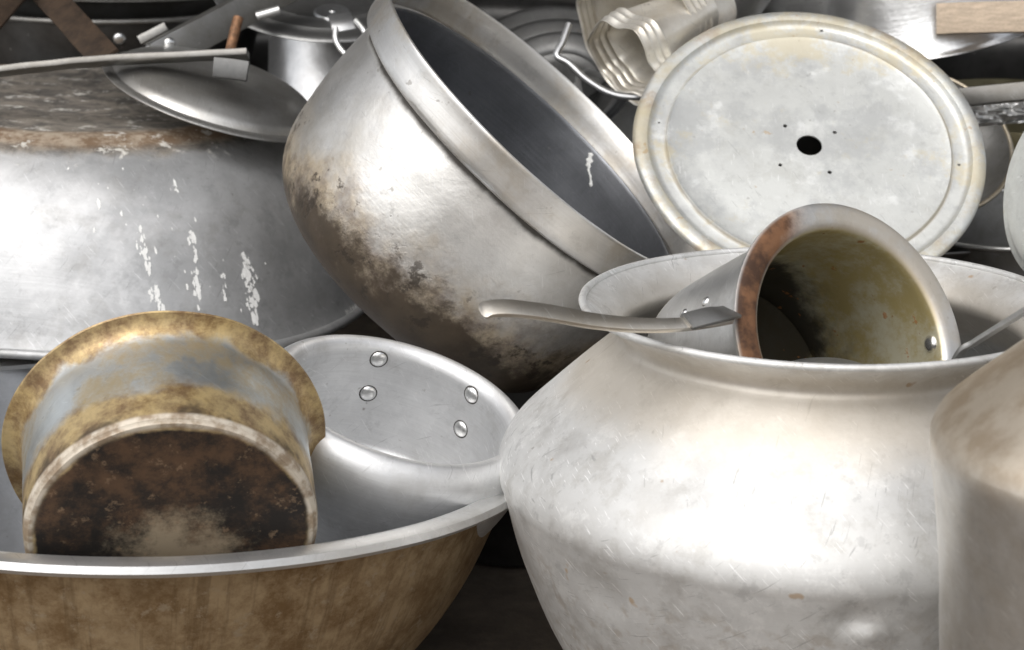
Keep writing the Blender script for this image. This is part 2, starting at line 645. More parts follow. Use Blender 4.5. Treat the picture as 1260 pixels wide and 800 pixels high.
M_pan = metal('saucepan_aluminium', (.70, .70, .69), var=.1, rough=.4, seed=30, layers=[L_paninside, L_panburn_shade, L_panspots, L_panrimtan, L_panrimrust])
sp_c, sp_n, sp_r = circle(1047, 420, 142, 107, 22, 1.73)
SPM = frame(sp_c, sp_n, 0)
SP = thing('saucepan', 'old saucepan with riveted flat handle and burnt yellow inside, lying in the water pot', 'saucepan', SPM)
sp_prof = cr([(0, -.19), (.085, -.19), (.0985, -.184), (.1055, -.168), (.109, -.09), (.111, -.022), (.114, -.012), (.1235, -.006, True), (.1245, -.001),
              (.121, .0018), (.106, .0018), (.1015, -.001), (.1003, -.008), (.1008, -.03), (.0995, -.08), (.0965, -.16), (.087, -.176), (0, -.178)], 6)
spb = link('body', lathe_mesh('body', sp_prof, M_pan, seg=128, wob=.0012, seed=5, closed=False), SP)
hp = [pix(897, 392, 1.668), pix(870, 396, 1.650), pix(830, 400, 1.638), pix(780, 400, 1.628), pix(730, 395, 1.62), pix(680, 386, 1.61), pix(635, 380, 1.60),
      pix(606, 380, 1.597), pix(592, 386, 1.597)]
hpt = smooth3(hp, 6)
hs_ = []
for i in range(len(hpt)):
    t = i / (len(hpt) - 1)
    ww = .75 + .45 * min(1, t * 1.6)
    if t > .93:
        ww *= max(.35, math.sqrt(max(0, 1 - ((t - .93) / .075) ** 2)))
    hs_.append((ww, 1))
M_handle = metal('handle_metal', (.66, .64, .60), var=.12, rough=.36, seed=33, warm=.6, spun=.1, pits=.7)
hd = wchild('handle', sweep_mesh('handle', hpt, rrect(.0150, .0045, .0009), (UP + V((.05, -.75, 0))).normalized(), M_handle, hs_), SP)
brk = smooth3([pix(900, 384, 1.672), pix(886, 386, 1.655), pix(868, 390, 1.646), pix(845, 396, 1.639)], 5)
wchild('bracket', sweep_mesh('bracket', brk, rrect(.020, .0035, .0012), (UP + V((0, -.75, 0))).normalized(), M_dull), SP)
rv = rivet_mesh(.0052, M_rivet)
for (px, py) in ((868, 371), (841, 386)):
    l, n = hit(spb, px, py)
    if l is not None:
        attach('rivet', rv, hd, l, n)
l, n = hit(spb, 1145, 423)
if l is not None:
    attach('rivet', rivet_mesh(.0085, M_rivet), SP, l, n)

# small lid lying inside the water pot, only its edge shows
sl = link('small_cover', lathe_mesh('small_cover', shell([(0, .006), (.035, .005), (.046, .002), (.052, 0)], .002), M_alu2, seg=64),
          None, frame(pix(1008, 474, 1.70), axis(1008, 474, 92, .45)))
tag(sl, 'small grey lid inside the water pot, only its edge showing in front of the saucepan', 'lid')

# ladle handle sticking out of the water pot on the right
LD = thing('ladle', 'thin metal ladle rod leaning over the right rim of the water pot', 'ladle', Matrix.Translation(pix(1180, 436, 1.70)))
lp = smooth3([pix(1150, 505, 1.75), pix(1180, 437, 1.70), pix(1200, 421, 1.685), pix(1230, 402, 1.66), pix(1275, 374, 1.62), pix(1310, 352, 1.59)], 6)
wchild('rod', sweep_mesh('rod', lp, rrect(.0085, .005, .0018), UP, M_alu), LD)
bl = lathe_mesh('bowl', shell([(0, -.028), (.02, -.025), (.034, -.013), (.04, 0)], .002), M_alu2, seg=48)
bo = wchild('bowl', bl, LD)
bo.matrix_local = LD.matrix_world.inverted() @ frame(pix(1150, 520, 1.75), V((.2, -.3, 1)))


# ================================================================== FRONT BASIN (left)
def L_basintan(s):
    f = s.noise(24, 8, .78, 2.0)
    return .96, s.mix(s.ss(f, .36, .64), (.25, .155, .070), (.54, .41, .25)), .48, .72, .12


def L_basinscr(s):
    m = s.ss(s.noise(60, 6, .78, 44.0), .55, .66)
    return s.f('MULTIPLY', m, .75), (.52, .43, .31), .42, .8, 0


def L_basindrk(s):
    m = s.ss(s.noise(7, 4, .6, 51.0), .52, .75)
    return s.f('MULTIPLY', m, .4), (.16, .10, .048), .52, .6, 0


def L_basinrun(s):
    inv = s.f('DIVIDE', 1.0, s.f('MAXIMUM', s.r, .01))
    v = s.vec(s.f('MULTIPLY', s.f('MULTIPLY', s.x, inv), 26), s.f('MULTIPLY', s.f('MULTIPLY', s.y, inv), 26), s.f('MULTIPLY', s.z, 7))
    m = s.ss(s.noise(1.0, 4, .7, 71.0, vec=v), .50, .66)
    return s.f('MULTIPLY', m, .45), (.15, .092, .042), .5, .65, 0


M_basin_out = metal('basin_tarnish', (.5, .42, .32), var=.2, rough=.5, seed=40, layers=[L_basintan, L_basindrk, L_basinrun, L_basinscr], spun=.4)
M_basin_in = metal('basin_inside', (.46, .47, .485), var=.12, rough=.4, seed=41)
M_basin_rim = metal('basin_rim_metal', (.80, .80, .79), var=.06, rough=.38, seed=42, pits=.3)
bs_c, bs_n, bs_r = circle(165, 567, 485, 127, 90, 1.95)
BS = thing('wash_basin', 'wide basin with tarnished brown outside and pale rim, holding two pots', 'basin', frame(bs_c, bs_n) @ Matrix.Scale(1.114, 4))
bs_prof = [(0, -.222), (.15, -.220), (.18, -.212), (.226, -.184), (.260, -.145), (.286, -.102), (.304, -.06), (.316, -.026), (.325, -.006)]


def bs_mat(a, b, i, m):
    return 0 if i < m * .5 - 1 else 1


link('body', lathe_mesh('body', shell(bs_prof, .003, 8), [M_basin_out, M_basin_in], seg=200, wob=.002, wscale=4, seed=8, matfn=bs_mat), BS)
link('rim', lathe_mesh('rim', cr([(.325, -.006), (.335, -.005), (.342, -.008), (.346, -.004), (.3445, .0015), (.336, .003), (.3265, .003), (.3215, .0), (.325, -.006)], 3),
                       M_basin_rim, seg=200, wob=.002, wscale=4, seed=8), BS)


# ================================================================== RUSTY PAN lying in the basin, bottom to the camera
def L_ochre(s):
    zz = s.f('ADD', s.z, s.f('MULTIPLY', s.f('SUBTRACT', s.n2, .5), .05))
    m = s.f('MAXIMUM', s.ss(zz, .058, .036), s.ss(zz, .098, .112))
    return s.f('MULTIPLY', m, .92), s.mix(s.ss(s.noise(30, 8, .76, 2.0), .36, .64), (.18, .095, .030), (.58, .43, .20)), .46, .6, .08


def L_ochre2(s):
    m = s.ss(s.noise(9, 8, .76, 61.0), .47, .62)
    return s.f('MULTIPLY', m, .7), (.46, .34, .15), .42, .65, 0


def L_soot(s):
    zz = s.f('ADD', s.z, s.f('MULTIPLY', s.f('SUBTRACT', s.n2, .5), .03))
    m = s.f('MULTIPLY', s.ss(zz, .028, .012), s.ss(s.noise(22, 4, .6, 70.0), .46, .6))
    return s.f('MULTIPLY', m, .85), (.045, .032, .02), .6, .3, 0


def L_edge(s):
    e = s.f('ADD', s.f('MULTIPLY', s.f('SUBTRACT', .1145, s.r), 1.0), s.f('MULTIPLY', s.f('SUBTRACT', s.n2, .5), .006))
    m = s.f('MULTIPLY', s.ss(s.z, .010, .006), s.ss(e, .0075, .0035))
    return s.f('MULTIPLY', m, .95), s.mix(s.ss(s.noise(60, 4, .6, 5.5), .35, .6), (.30, .23, .16), (.62, .56, .47)), .65, .3, .15


def L_bottom(s):
    e = s.f('ADD', s.f('SUBTRACT', .1145, s.r), s.f('MULTIPLY', s.f('SUBTRACT', s.n2, .5), .010))
    m = s.f('MULTIPLY', s.ss(s.z, .003, .001), s.ss(e, .005, .009))
    c = s.mix(s.ss(s.noise(15, 8, .78, 13.0), .42, .64), (.013, .010, .008), (.098, .054, .028))
    return m, c, .75, .15, .25


def L_bottom_ash(s):
    m = s.near((0.0, .034, 0), .044, .5, s.noise(24, 8, .78, 90.0), .13)
    m = s.f('MULTIPLY', m, s.ss(s.z, .004, .002))
    return s.f('MULTIPLY', m, .85), (.34, .27, .18), .8, .1, .1


def L_bottom_scr(s):
    v = s.vec(s.f('MULTIPLY', s.x, 1.0), s.f('MULTIPLY', s.y, 1.0), 0.0)
    m = s.f('MULTIPLY', s.ss(s.noise(70, 6, .75, 23.0), .57, .66), s.ss(s.z, .004, .002))
    return s.f('MULTIPLY', m, .45), (.30, .20, .12), .7, .1, .1


M_rusty = metal('rusty_pan_metal', (.62, .645, .64), var=.14, rough=.38, seed=50, bump=.2,
                layers=[L_ochre2, L_ochre, L_soot, L_bottom, L_bottom_ash, L_bottom_scr, L_edge])
rr_c, rr_n, rr_r = circle(202, 538, 195, 152, -86, 1.74)
rp_c = rr_c + rr_n * .122 * 1.03
RPM = frame(rp_c, -rr_n) @ Matrix.Scale(1.03, 4)
RP = thing('rusty_pan', 'rust stained pan tipped over in the basin, its scorched dark bottom showing', 'pan', RPM)
rp_prof = cr([(0, .0005), (.06, .001), (.106, 0), (.1135, .002), (.1168, .008), (.1175, .04), (.1185, .09), (.1195, .106), (.1235, .114), (.1305, .1185), (.1345, .120),
              (.1352, .1215), (.1335, .1225), (.1265, .121), (.118, .117), (.1165, .105), (.1155, .04), (.114, .01), (.104, .0035), (0, .0035)], 6)
link('body', lathe_mesh('body', rp_prof, M_rusty, seg=144, wob=.0014, wscale=9, seed=11, closed=False), RP)

# ================================================================== RIVETED POT in the basin
M_rivpot = metal('riveted_pot_aluminium', (.68, .685, .69), var=.10, rough=.47, rvar=.18, metallic=.82, seed=60, spun=1.0, bump=.10, pits=.5)
rc, rn, rr_ = circle(494, 492, 141, 63, 72.5, 1.87)
RVP = thing('riveted_pot', 'small silver pot with inward curled lip and rivets inside, sitting in the basin', 'pot', frame(rc, rn) @ Matrix.Scale(1.03, 4))
rv_prof = cr([(0, -.128), (.090, -.128, True), (.0935, -.1295), (.096, -.1265), (.106, -.112), (.1205, -.08), (.1290, -.050), (.1310, -.034), (.1290, -.016), (.1220, -.0045), (.1140, -.0005), (.1072, -.003),
              (.1035, -.011), (.1045, -.03), (.107, -.06), (.105, -.098), (.09, -.119), (0, -.120)], 8)
rvb = link('body', lathe_mesh('body', rv_prof, M_rivpot, seg=144, wob=.001, seed=13, closed=False, sharp=60), RVP)
rm = rivet_mesh(.0088, M_rivet, .38)
M_grime = plain('rivet_grime', (.05, .045, .04), rough=.8, nscale=200, var=.4)
gr = lathe_mesh('grime_ring', bead(.0088, 0, .0007, 6), M_grime, seg=24)
for (px, py) in ((466, 442), (453, 484), (580, 486), (567, 528)):
    l, n = hit(rvb, px, py)
    if l is not None:
        ri = attach('rivet', rm, RVP, l, n)
        attach('grime_ring', gr, ri, l, n)


# ================================================================== BIG UPTURNED BOWL (left, behind the basin)
def L_crust(s):
    zz = s.f('ADD', s.z, s.f('MULTIPLY', s.f('SUBTRACT', s.n2, .5), .02))
    m = s.f('MULTIPLY', s.ss(zz, .198, .209), 1.0)
    return s.f('MULTIPLY', m, .9), s.mix(s.ss(s.noise(24, 6, .75, 4.0, dist=.6), .36, .64), (.085, .075, .062), (.30, .26, .21)), .75, .35, .4


def L_crust_ring(s):
    q = s.f('ADD', s.r, s.f('MULTIPLY', s.f('SUBTRACT', s.n2, .5), .03))
    m = s.f('MULTIPLY', s.band(q, .218, .262, .010), s.ss(s.z, .186, .202))
    return s.f('MULTIPLY', m, .85), s.mix(s.ss(s.noise(40, 5, .7, 14.0), .4, .65), (.20, .125, .07), (.45, .37, .28)), .8, .15, .6


def L_crust_white(s):
    m = s.f('MULTIPLY', s.ss(s.noise(30, 6, .75, 24.0), .555, .63), s.ss(s.z, .188, .204))
    return s.f('MULTIPLY', m, .8), (.66, .64, .59), .85, .0, .5


def L_streaks(s):
    v = s.vec(s.f('MULTIPLY', s.x, 34), s.f('MULTIPLY', s.y, 34), s.f('MULTIPLY', s.z, 5))
    m = s.ss(s.noise(1.0, 3, .6, 8.0, vec=v), .665, .72)
    m = s.f('MULTIPLY', m, s.ss(s.noise(7, 2, .5, 18.0), .50, .60))
    m = s.f('MULTIPLY', m, s.ss(s.z, .19, .17))
    return s.f('MULTIPLY', m, .6), (.72, .72, .70), .7, .2, .1


def L_bowlcloud(s):
    m = s.ss(s.noise(6, 6, .7, 28.0, dist=.7), .48, .66)
    return s.f('MULTIPLY', m, .5), (.64, .64, .64), .5, .85, 0


M_bowl = metal('upturned_bowl_metal', (.50, .505, .51), var=.12, rough=.56, metallic=.8, bump=.2, wear=1.4, seed=70, spun=.6, layers=[L_bowlcloud, L_streaks, L_crust, L_crust_ring, L_crust_white])
bw_c, bw_n, bw_r = circle(82, 337, 385, 103, 90, 2.60)
BWM = frame(bw_c, bw_n)
BW = thing('upturned_bowl', 'huge grey bowl turned upside down with crusted base and white streaks', 'bowl', BWM)
bw_prof = [(0, .214), (.15, .216), (.222, .218), (.246, .214), (.280, .200), (.320, .166), (.350, .118), (.370, .066), (.385, .020), (.392, .004)]


def bw_fn(p):
    k = max(0, 1 - p.z / .21)
    a = math.atan2(p.y, p.x)
    f = (abs(math.cos(a)) ** 2.7 + abs(math.sin(a)) ** 2.7) ** (-1 / 2.7)
    f = 1 + (f - 1) * k
    return V((p.x * f, p.y * f, p.z))


link('body', lathe_mesh('body', shell(bw_prof, .0035, 8), M_bowl, seg=200, wob=.003, wscale=4, seed=17, fn=bw_fn), BW)
link('rim', lathe_mesh('rim', bead(.396, .003, .0055), M_bowl, seg=200, wob=.003, wscale=4, seed=17, fn=bw_fn), BW)
bwb = BW.children[0]


def splash(px0, py0, px1, py1, wd, seed, on, parent, name='paint_drip', mat=None):
    """a thin run of dried paint lying on the metal of `on` between two pixels"""
    n = 14
    rnd = random.Random(seed)
    vs_, fs = [], []
    for i in range(n + 1):
        t = i / n
        cx, cy = px0 + (px1 - px0) * t + rnd.uniform(-1, 1), py0 + (py1 - py0) * t
        l, nn = hit(on, cx, cy)
        if l is None:
            continue
        side = (ray(cx, cy).cross(V((px1 - px0, 0, -(py1 - py0))).normalized())).normalized()
        side = (side - nn * side.dot(nn)).normalized()
        hw = wd * (.35 + .65 * abs(noise.noise(V((t * 5, seed * 3.7, 0))))) * (1 if 0 < i < n else .3)
        vs_ += [l - side * hw + nn * .0002, l + nn * .0009, l + side * hw + nn * .0002]
    k = len(vs_) // 3
    for i in range(k - 1):
        a = i * 3
        fs += [(a, a + 1, a + 4, a + 3), (a + 1, a + 2, a + 5, a + 4)]
    me = bpy.data.meshes.new(name)
    me.from_pydata(vs_, [], fs)
    me.materials.append(mat or M_paint)
    me.polygons.foreach_set('use_smooth', [True] * len(me.polygons))
    return wchild(name, me, parent)


def flakes(x0, y0, x1, y1, wpx, n, seed, on, parent):
    """a run of flaked whitewash: many small uneven chips lying on the metal"""
    rnd = random.Random(seed)
    vs_, fs = [], []
    for _ in range(n):
        t = rnd.random()
        w_ = wpx * (.25 + .75 * math.sin(math.pi * min(1, .15 + t * .85)))
        px, py = x0 + (x1 - x0) * t + rnd.gauss(0, w_ * .42), y0 + (y1 - y0) * t + rnd.gauss(0, 2)
        l, nn = hit_fast(on, px, py)
        if l is None:
            continue
        sz = abs(rnd.gauss(0, 1.0)) * .0010 + .0004
        up = (V((0, 0, -1)) - nn * -nn.z).normalized()
        sd = nn.cross(up)
        k = len(vs_)
        m = rnd.randint(5, 7)
        el = rnd.uniform(1.3, 3.2)
        for q in range(m):
            a = 2 * math.pi * q / m + rnd.uniform(-.3, .3)
            rr = sz * rnd.uniform(.55, 1.25)
            vs_.append(l + nn * .0005 + sd * math.cos(a) * rr + up * math.sin(a) * rr * el)
        fs.append(tuple(range(k, k + m)))
    me = bpy.data.meshes.new('whitewash_streak')
    me.from_pydata(vs_, [], fs)
    me.materials.append(M_paint)
    o = wchild('whitewash_streak', me, parent)
    o['kind'] = 'stuff'
    return o


_bv = {}


def hit_fast(o, px, py):
    if o.name not in _bv:
        bpy.context.view_layer.update()
        _bv[o.name] = (BVHTree.FromPolygons([o.matrix_world @ v.co for v in o.data.vertices], [p.vertices for p in o.data.polygons]))
    l, n, i, d = _bv[o.name].ray_cast(CAM, ray(px, py))
    if l is None:
        return None, None
    if n.dot(ray(px, py)) > 0:
        n = -n
    return l, n


for q in ((301, 312, 316, 402, 9, 150, 1), (172, 282, 184, 336, 9, 45, 2), (234, 284, 242, 322, 5, 30, 3), (238, 332, 245, 372, 6, 36, 4),
          (190, 352, 200, 390, 9, 40, 5), (274, 335, 277, 372, 3, 14, 6), (120, 205, 330, 400, 150, 30, 7), (425, 385, 448, 372, 8, 40, 8), (215, 226, 219, 236, 4, 8, 9)):
    flakes(*q, bwb, BW)


# ================================================================== HERO: deep pan tipped on its side
he_c, he_n, he_r = circle(672, 154, 260, 58, 47, 2.15)
he_dn = frame(he_c, he_n).to_3x3().inverted() @ V((.1, -.55, -.83))


def hero_low(s):
    return s.f('ADD', s.f('MULTIPLY', s.x, he_dn.x), s.f('MULTIPLY', s.y, he_dn.y))


def L_heroburn(s):
    zz = s.f('ADD', s.z, s.f('ADD', s.f('MULTIPLY', s.f('SUBTRACT', s.noise(9, 5, .65, 3.0), .5), .16), s.f('MULTIPLY', s.f('SUBTRACT', s.n2, .5), .06)))
    zz = s.f('SUBTRACT', zz, s.f('MULTIPLY', hero_low(s), .22))
    m = s.ss(zz, -.135, -.20)
    m = s.f('MULTIPLY', m, s.ss(s.r, .09, .12))
    return s.f('MULTIPLY', m, .8), s.mix(s.ss(s.noise(30, 5, .7, 5.0), .35, .62), (.12, .070, .028), (.40, .31, .19)), .55, .5, .3


def L_heroblack(s):
    zz = s.f('ADD', s.z, s.f('ADD', s.f('MULTIPLY', s.f('SUBTRACT', s.noise(13, 7, .74, 33.0), .5), .24), s.f('MULTIPLY', s.f('SUBTRACT', s.n2, .5), .07)))
    zz = s.f('SUBTRACT', zz, s.f('MULTIPLY', hero_low(s), .20))
    m = s.ss(zz, -.165, -.225)
    return s.f('MULTIPLY', m, .93), s.mix(s.n2, (.012, .010, .008), (.07, .046, .026)), .6, .3, .35


def L_herospot(s):
    zz = s.ss(s.z, -.11, -.165)
    m = s.f('MULTIPLY', zz, s.ss(s.noise(30, 5, .7, 43.0), .57, .64))
    return s.f('MULTIPLY', m, .85), (.035, .026, .018), .6, .3, -.1


def L_heroneck(s):  # shadow crack under the collar painted near black, along with dirt
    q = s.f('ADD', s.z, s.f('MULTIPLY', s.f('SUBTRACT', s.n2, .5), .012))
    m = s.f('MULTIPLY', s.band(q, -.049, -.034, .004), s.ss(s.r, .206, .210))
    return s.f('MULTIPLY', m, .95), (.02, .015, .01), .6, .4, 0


def L_herowarm(s):
    m = s.ss(s.noise(5, 5, .6, 53.0), .50, .68)
    return s.f('MULTIPLY', m, .55), (.46, .42, .35), .45, .88, 0


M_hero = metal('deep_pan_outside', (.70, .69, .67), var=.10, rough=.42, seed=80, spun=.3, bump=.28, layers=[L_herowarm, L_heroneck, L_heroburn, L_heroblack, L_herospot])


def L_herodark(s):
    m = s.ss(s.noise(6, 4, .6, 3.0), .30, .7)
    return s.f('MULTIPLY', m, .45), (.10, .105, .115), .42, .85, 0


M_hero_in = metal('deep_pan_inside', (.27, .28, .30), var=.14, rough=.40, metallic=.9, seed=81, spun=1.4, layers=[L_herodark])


def L_rimtan(s):
    m = s.ss(s.noise(12, 5, .65, 6.0), .46, .66)
    return s.f('MULTIPLY', m, .6), (.50, .44, .35), .45, .85, 0


M_hero_rim = metal('deep_pan_rim', (.72, .71, .69), var=.10, rough=.36, seed=82, spun=.8, layers=[L_rimtan])
HE = thing('deep_pan', 'big deep pan lying tilted on its side with flared rim and sooty bottom edge', 'pan', frame(he_c, he_n))
he_prof = [(0, -.256), (.12, -.254), (.160, -.245), (.188, -.224), (.204, -.190), (.2115, -.145), (.2135, -.09), (.2125, -.055), (.2125, -.034)]


def he_mat(a, b, i, m):
    return 0 if i < m * .5 - 1 else 1


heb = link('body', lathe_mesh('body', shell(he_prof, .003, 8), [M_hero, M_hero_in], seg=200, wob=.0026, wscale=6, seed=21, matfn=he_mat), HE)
link('rim', lathe_mesh('rim', shell([(.2150, -.040), (.2195, -.0395), (.2235, -.037), (.2245, -.030), (.2255, -.012), (.2275, 0)], .0042), M_hero_rim, seg=200,
                       wob=.0026, wscale=6, seed=21), HE)
splash(727, 188, 724, 206, .0062, 11, heb, HE)
splash(724, 202, 728, 230, .0026, 12, heb, HE)


# ================================================================== FLAT LID WITH HOLE
def L_lidyellow(s):
    q = s.f('ADD', s.noise(11, 7, .74, 3.0), s.f('MULTIPLY', s.ss(s.r, .08, .17), .09))
    m = s.ss(q, .585, .70)
    return s.f('MULTIPLY', m, .62), (.60, .53, .36), .6, .5, 0


def L_lidedge(s):
    m = s.f('MULTIPLY', s.ss(s.r, .176, .184), s.ss(s.noise(14, 6, .72, 13.0), .40, .6))
    return s.f('MULTIPLY', m, .7), s.mix(s.ss(s.n2, .50, .70), (.50, .44, .30), (.34, .22, .11)), .6, .4, 0


def L_lidgrey(s):
    m = s.ss(s.noise(12, 8, .75, 23.0), .47, .62)
    return s.f('MULTIPLY', m, .6), (.47, .48, .48), .5, .75, 0


def L_lidchalk(s):
    m = s.ss(s.noise(17, 8, .75, 27.0), .54, .66)
    return s.f('MULTIPLY', m, .55), (.80, .81, .80), .65, .4, 0


def L_lidgroove(s):
    m = s.f('MULTIPLY', s.band(s.r, .1600, .1635, .0012), s.ss(s.noise(9, 4, .6, 37.0), .36, .56))
    return s.f('MULTIPLY', m, .7), (.33, .28, .20), .7, .3, 0


def L_lidspot(s):
    m = s.ss(s.noise(48, 3, .6, 29.0), .69, .74)
    return s.f('MULTIPLY', m, .6), (.42, .28, .13), .7, .2, 0


M_lid = metal('flat_lid_metal', (.66, .67, .65), var=.05, rough=.50, metallic=.78, seed=90, spun=.15, bump=.06, layers=[L_lidgrey, L_lidchalk, L_lidyellow, L_lidedge, L_lidgroove, L_lidspot])
li_c, li_n, li_r = circle(996, 187, 219, 168, 77, 2.24)
LIM = frame(li_c, li_n)
li_prof = cr([(.0145, .0), (.155, .0), (.160, .0012), (.1625, -.0016), (.1655, -.002), (.178, -.0015), (.181, .0005), (.1835, .0045), (.188, .0055), (.1955, .0042),
              (.1985, .002), (.1995, -.001), (.1985, -.003), (.195, .001), (.188, .0032), (.184, .002), (.1815, -.0025), (.178, -.0035), (.165, -.004), (.160, -.002),
              (.155, -.002), (.0145, -.002)], 4)
lme = lathe_mesh('round_cover', li_prof, M_lid, seg=200, wob=.0022, wscale=7, seed=25)
LI = link('round_cover', lme, None, LIM)
tag(LI, 'round flat pale lid with a round hole in the middle and yellow stains', 'lid')
# drill the small holes
bpy.context.view_layer.update()
cut = bmesh.new()
for (px, py, rr) in ((966, 155, .0024), (1027, 163, .0024), (960, 203, .0022), (1021, 212, .0024), (1011, 38, .0018), (811, 151, .0016), (1180, 203, .0018)):
    l, n = hit(LI, px, py)
    if l is None:
        continue
    lc = LIM.inverted() @ l
    bmesh.ops.create_cone(cut, cap_ends=True, segments=14, radius1=rr, radius2=rr, depth=.03, matrix=Matrix.Translation(lc))
cme = bpy.data.meshes.new('cut')
cut.to_mesh(cme)
co = link('cut', cme, None, LIM)
md = LI.modifiers.new('holes', 'BOOLEAN')
md.operation = 'DIFFERENCE'
md.solver = 'EXACT'
md.object = co
bpy.context.view_layer.update()
dg = bpy.context.evaluated_depsgraph_get()
new = bpy.data.meshes.new_from_object(LI.evaluated_get(dg))
LI.modifiers.clear()
LI.data = new
bpy.data.objects.remove(co)
new.set_sharp_from_angle(angle=R(38))

# ================================================================== RIGHT FRONT POT
def L_shoulder(s):
    m = s.ss(s.f('ADD', s.z, s.f('MULTIPLY', s.f('SUBTRACT', s.n1, .5), .05)), -.115, -.085)
    return s.f('MULTIPLY', m, .8), s.mix(s.ss(s.n2, .4, .6), (.52, .40, .27), (.68, .58, .45)), .5, .8, 0


M_rpot = metal('small_pot_metal', (.62, .62, .61), var=.12, rough=.42, seed=100, warm=.6, layers=[L_shoulder])
rp2_c = pix(1500, 380, 1.36)
RP2 = thing('small_water_pot', 'smaller water pot with tan shoulder standing in front of the large water pot', 'pot', Matrix.Translation(rp2_c))
p2 = [(0, -.535), (.11, -.533), (.135, -.52), (.155, -.46), (.165, -.36), (.172, -.25), (.181, -.15), (.187, -.106), (.185, -.094), (.176, -.080), (.140, -.048), (.120, -.030), (.114, -.02), (.117, -.006), (.124, 0)]
link('body', lathe_mesh('body', shell(p2, .0025, 8), M_rpot, seg=128, wob=.0026, wscale=9, seed=31), RP2)
link('rim', lathe_mesh('rim', bead(.125, .001, .003), M_rpot, seg=96), RP2)

# ================================================================== LID on the upturned bowl
M_dome = metal('domed_lid_metal', (.56, .56, .55), var=.1, rough=.36, seed=110, warm=.3, spun=.6)
dl_n = axis(262, 112, 73, .27)
DL = link('domed_lid', lathe_mesh('domed_lid', shell([(0, .034), (.05, .033), (.095, .027), (.122, .013), (.130, .004), (.136, .0035), (.141, .001)], .0022, 6),
                                  M_dome, seg=128, wob=.0012, seed=33), None, frame(pix(266, 119, 2.45), dl_n))
tag(DL, 'shallow domed grey lid lying on the crusted base of the upturned bowl', 'lid')

# flat bar handle across the top left
FB = thing('flat_bar', 'long flat grey metal bar with clip and copper bolt across the upturned bowl', 'bar', Matrix.Translation(pix(0, 90, 2.36)))
fb = smooth3([pix(-60, 97, 2.37), pix(0, 88, 2.365), pix(60, 81, 2.36), pix(140, 74, 2.36), pix(230, 69.5, 2.36), pix(305, 66, 2.36)], 6)
wchild('strip', sweep_mesh('strip', fb, rrect(.024, .0080, .0015), (UP + V((0, .15, 0))).normalized(), M_steel, wob=.0006), FB)
cl = smooth3([pix(263, 83, 2.335), pix(284, 85, 2.335), pix(305, 88, 2.335)], 3)
wchild('clip', sweep_mesh('clip', cl, rrect(.010, .024, .002), UP, M_plate, smooth=True), FB)
cb = [pix(293, 22, 2.375), pix(288, 42, 2.37), pix(283, 64, 2.365)]
wchild('bolt', sweep_mesh('bolt', smooth3(cb, 4), circ(.0062, 12), V((0, 1, 0)), M_copper, wob=.0006), FB)

# slanted handle bar with rivets
SB = thing('slanted_handle', 'slanted dark steel pan handle with two dome rivets, behind the long flat bar', 'handle', Matrix.Translation(pix(215, 40, 2.50)))
sb = [pix(190, 72, 2.49), pix(230, 50, 2.51), pix(275, 26, 2.54), pix(330, -4, 2.58), pix(380, -30, 2.61)]
sbo = wchild('bar', sweep_mesh('bar', smooth3(sb, 5), rrect(.020, .040, .002), (UP + V((0, -.15, 0))).normalized(), M_dull), SB)
sbl = wchild('bracket', sweep_mesh('bracket', [pix(172, 50, 2.53), pix(190, 41, 2.53), pix(205, 33, 2.53)], rrect(.012, .012, .002), UP, M_dull), SB)
for (px, py) in ((209, 53), (184, 62)):
    l, n = hit(sbo, px, py)
    if l is None:
        l, n = pix(px, py, 2.48), -FWD
    attach('rivet', rivet_mesh(.0075, M_rivet, .5), SB, l, n)

# lid with ring and tabs, top
M_lid2 = metal('ringed_lid_metal', (.30, .30, .295), var=.18, rough=.42, seed=120, spun=1.0)
ll_n = axis(400, -15, 88, .42)
RL = thing('ringed_lid', 'dark grey ridged lid with a folded tab and wire ring, behind the deep pan', 'lid', frame(pix(400, -12, 2.72), ll_n))
rlb = link('disc', lathe_mesh('disc', shell([(0, .0), (.085, .0), (.092, .002), (.097, 0), (.118, 0), (.124, .0025), (.130, 0), (.146, 0), (.152, -.003)], .002), M_lid2, seg=128), RL)
l, n = hit(rlb, 409, 16)
tb = attach('tab', lathe_mesh('tab', shell([(0, .002), (.022, .002), (.024, 0)], .002), M_alu2, seg=32), RL, l, n)
attach('rivet', rivet_mesh(.005, M_rivet), tb, l + n * .003, n)
hg = wchild('hinge', sweep_mesh('hinge', smooth3([pix(417, 18, 2.56), pix(421, 27, 2.545), pix(424, 38, 2.54)], 4), rrect(.030, .0025, .0008), (-FWD + RT * .2).normalized(), M_alu2), RL)
rg = smooth3([pix(413, 34, 2.535), pix(413, 48, 2.53), pix(420, 61, 2.525), pix(430, 69, 2.52), pix(444, 68, 2.52), pix(452, 55, 2.525), pix(448, 38, 2.53), pix(438, 25, 2.54)], 6)
wchild('ring', sweep_mesh('ring', rg, circ(.0036, 10), FWD, M_alu), hg)
l, n = hit(rlb, 318, 6)
if l is None:
    l, n = pix(318, 6, 2.68), -FWD
attach('rivet', rivet_mesh(.008, M_rust, .6), RL, l + n * .004, n)
wchild('pin', sweep_mesh('pin', [pix(316, 20, 2.55), pix(330, 16, 2.55), pix(344, 12, 2.55)], circ(.006, 12), UP, M_alu), RL)

# shiny pot under that lid
SPt = link('shiny_pot', lathe_mesh('shiny_pot', shell([(0, -.16), (.09, -.158), (.104, -.145), (.107, -.08), (.109, 0)], .002), M_shiny, seg=128, wob=.0022, wscale=14, seed=41),
           None, frame(pix(425, 58, 2.88), V((.05, .42, 1))))
tag(SPt, 'shiny polished pot side standing between the domed lid and the deep pan', 'pot')

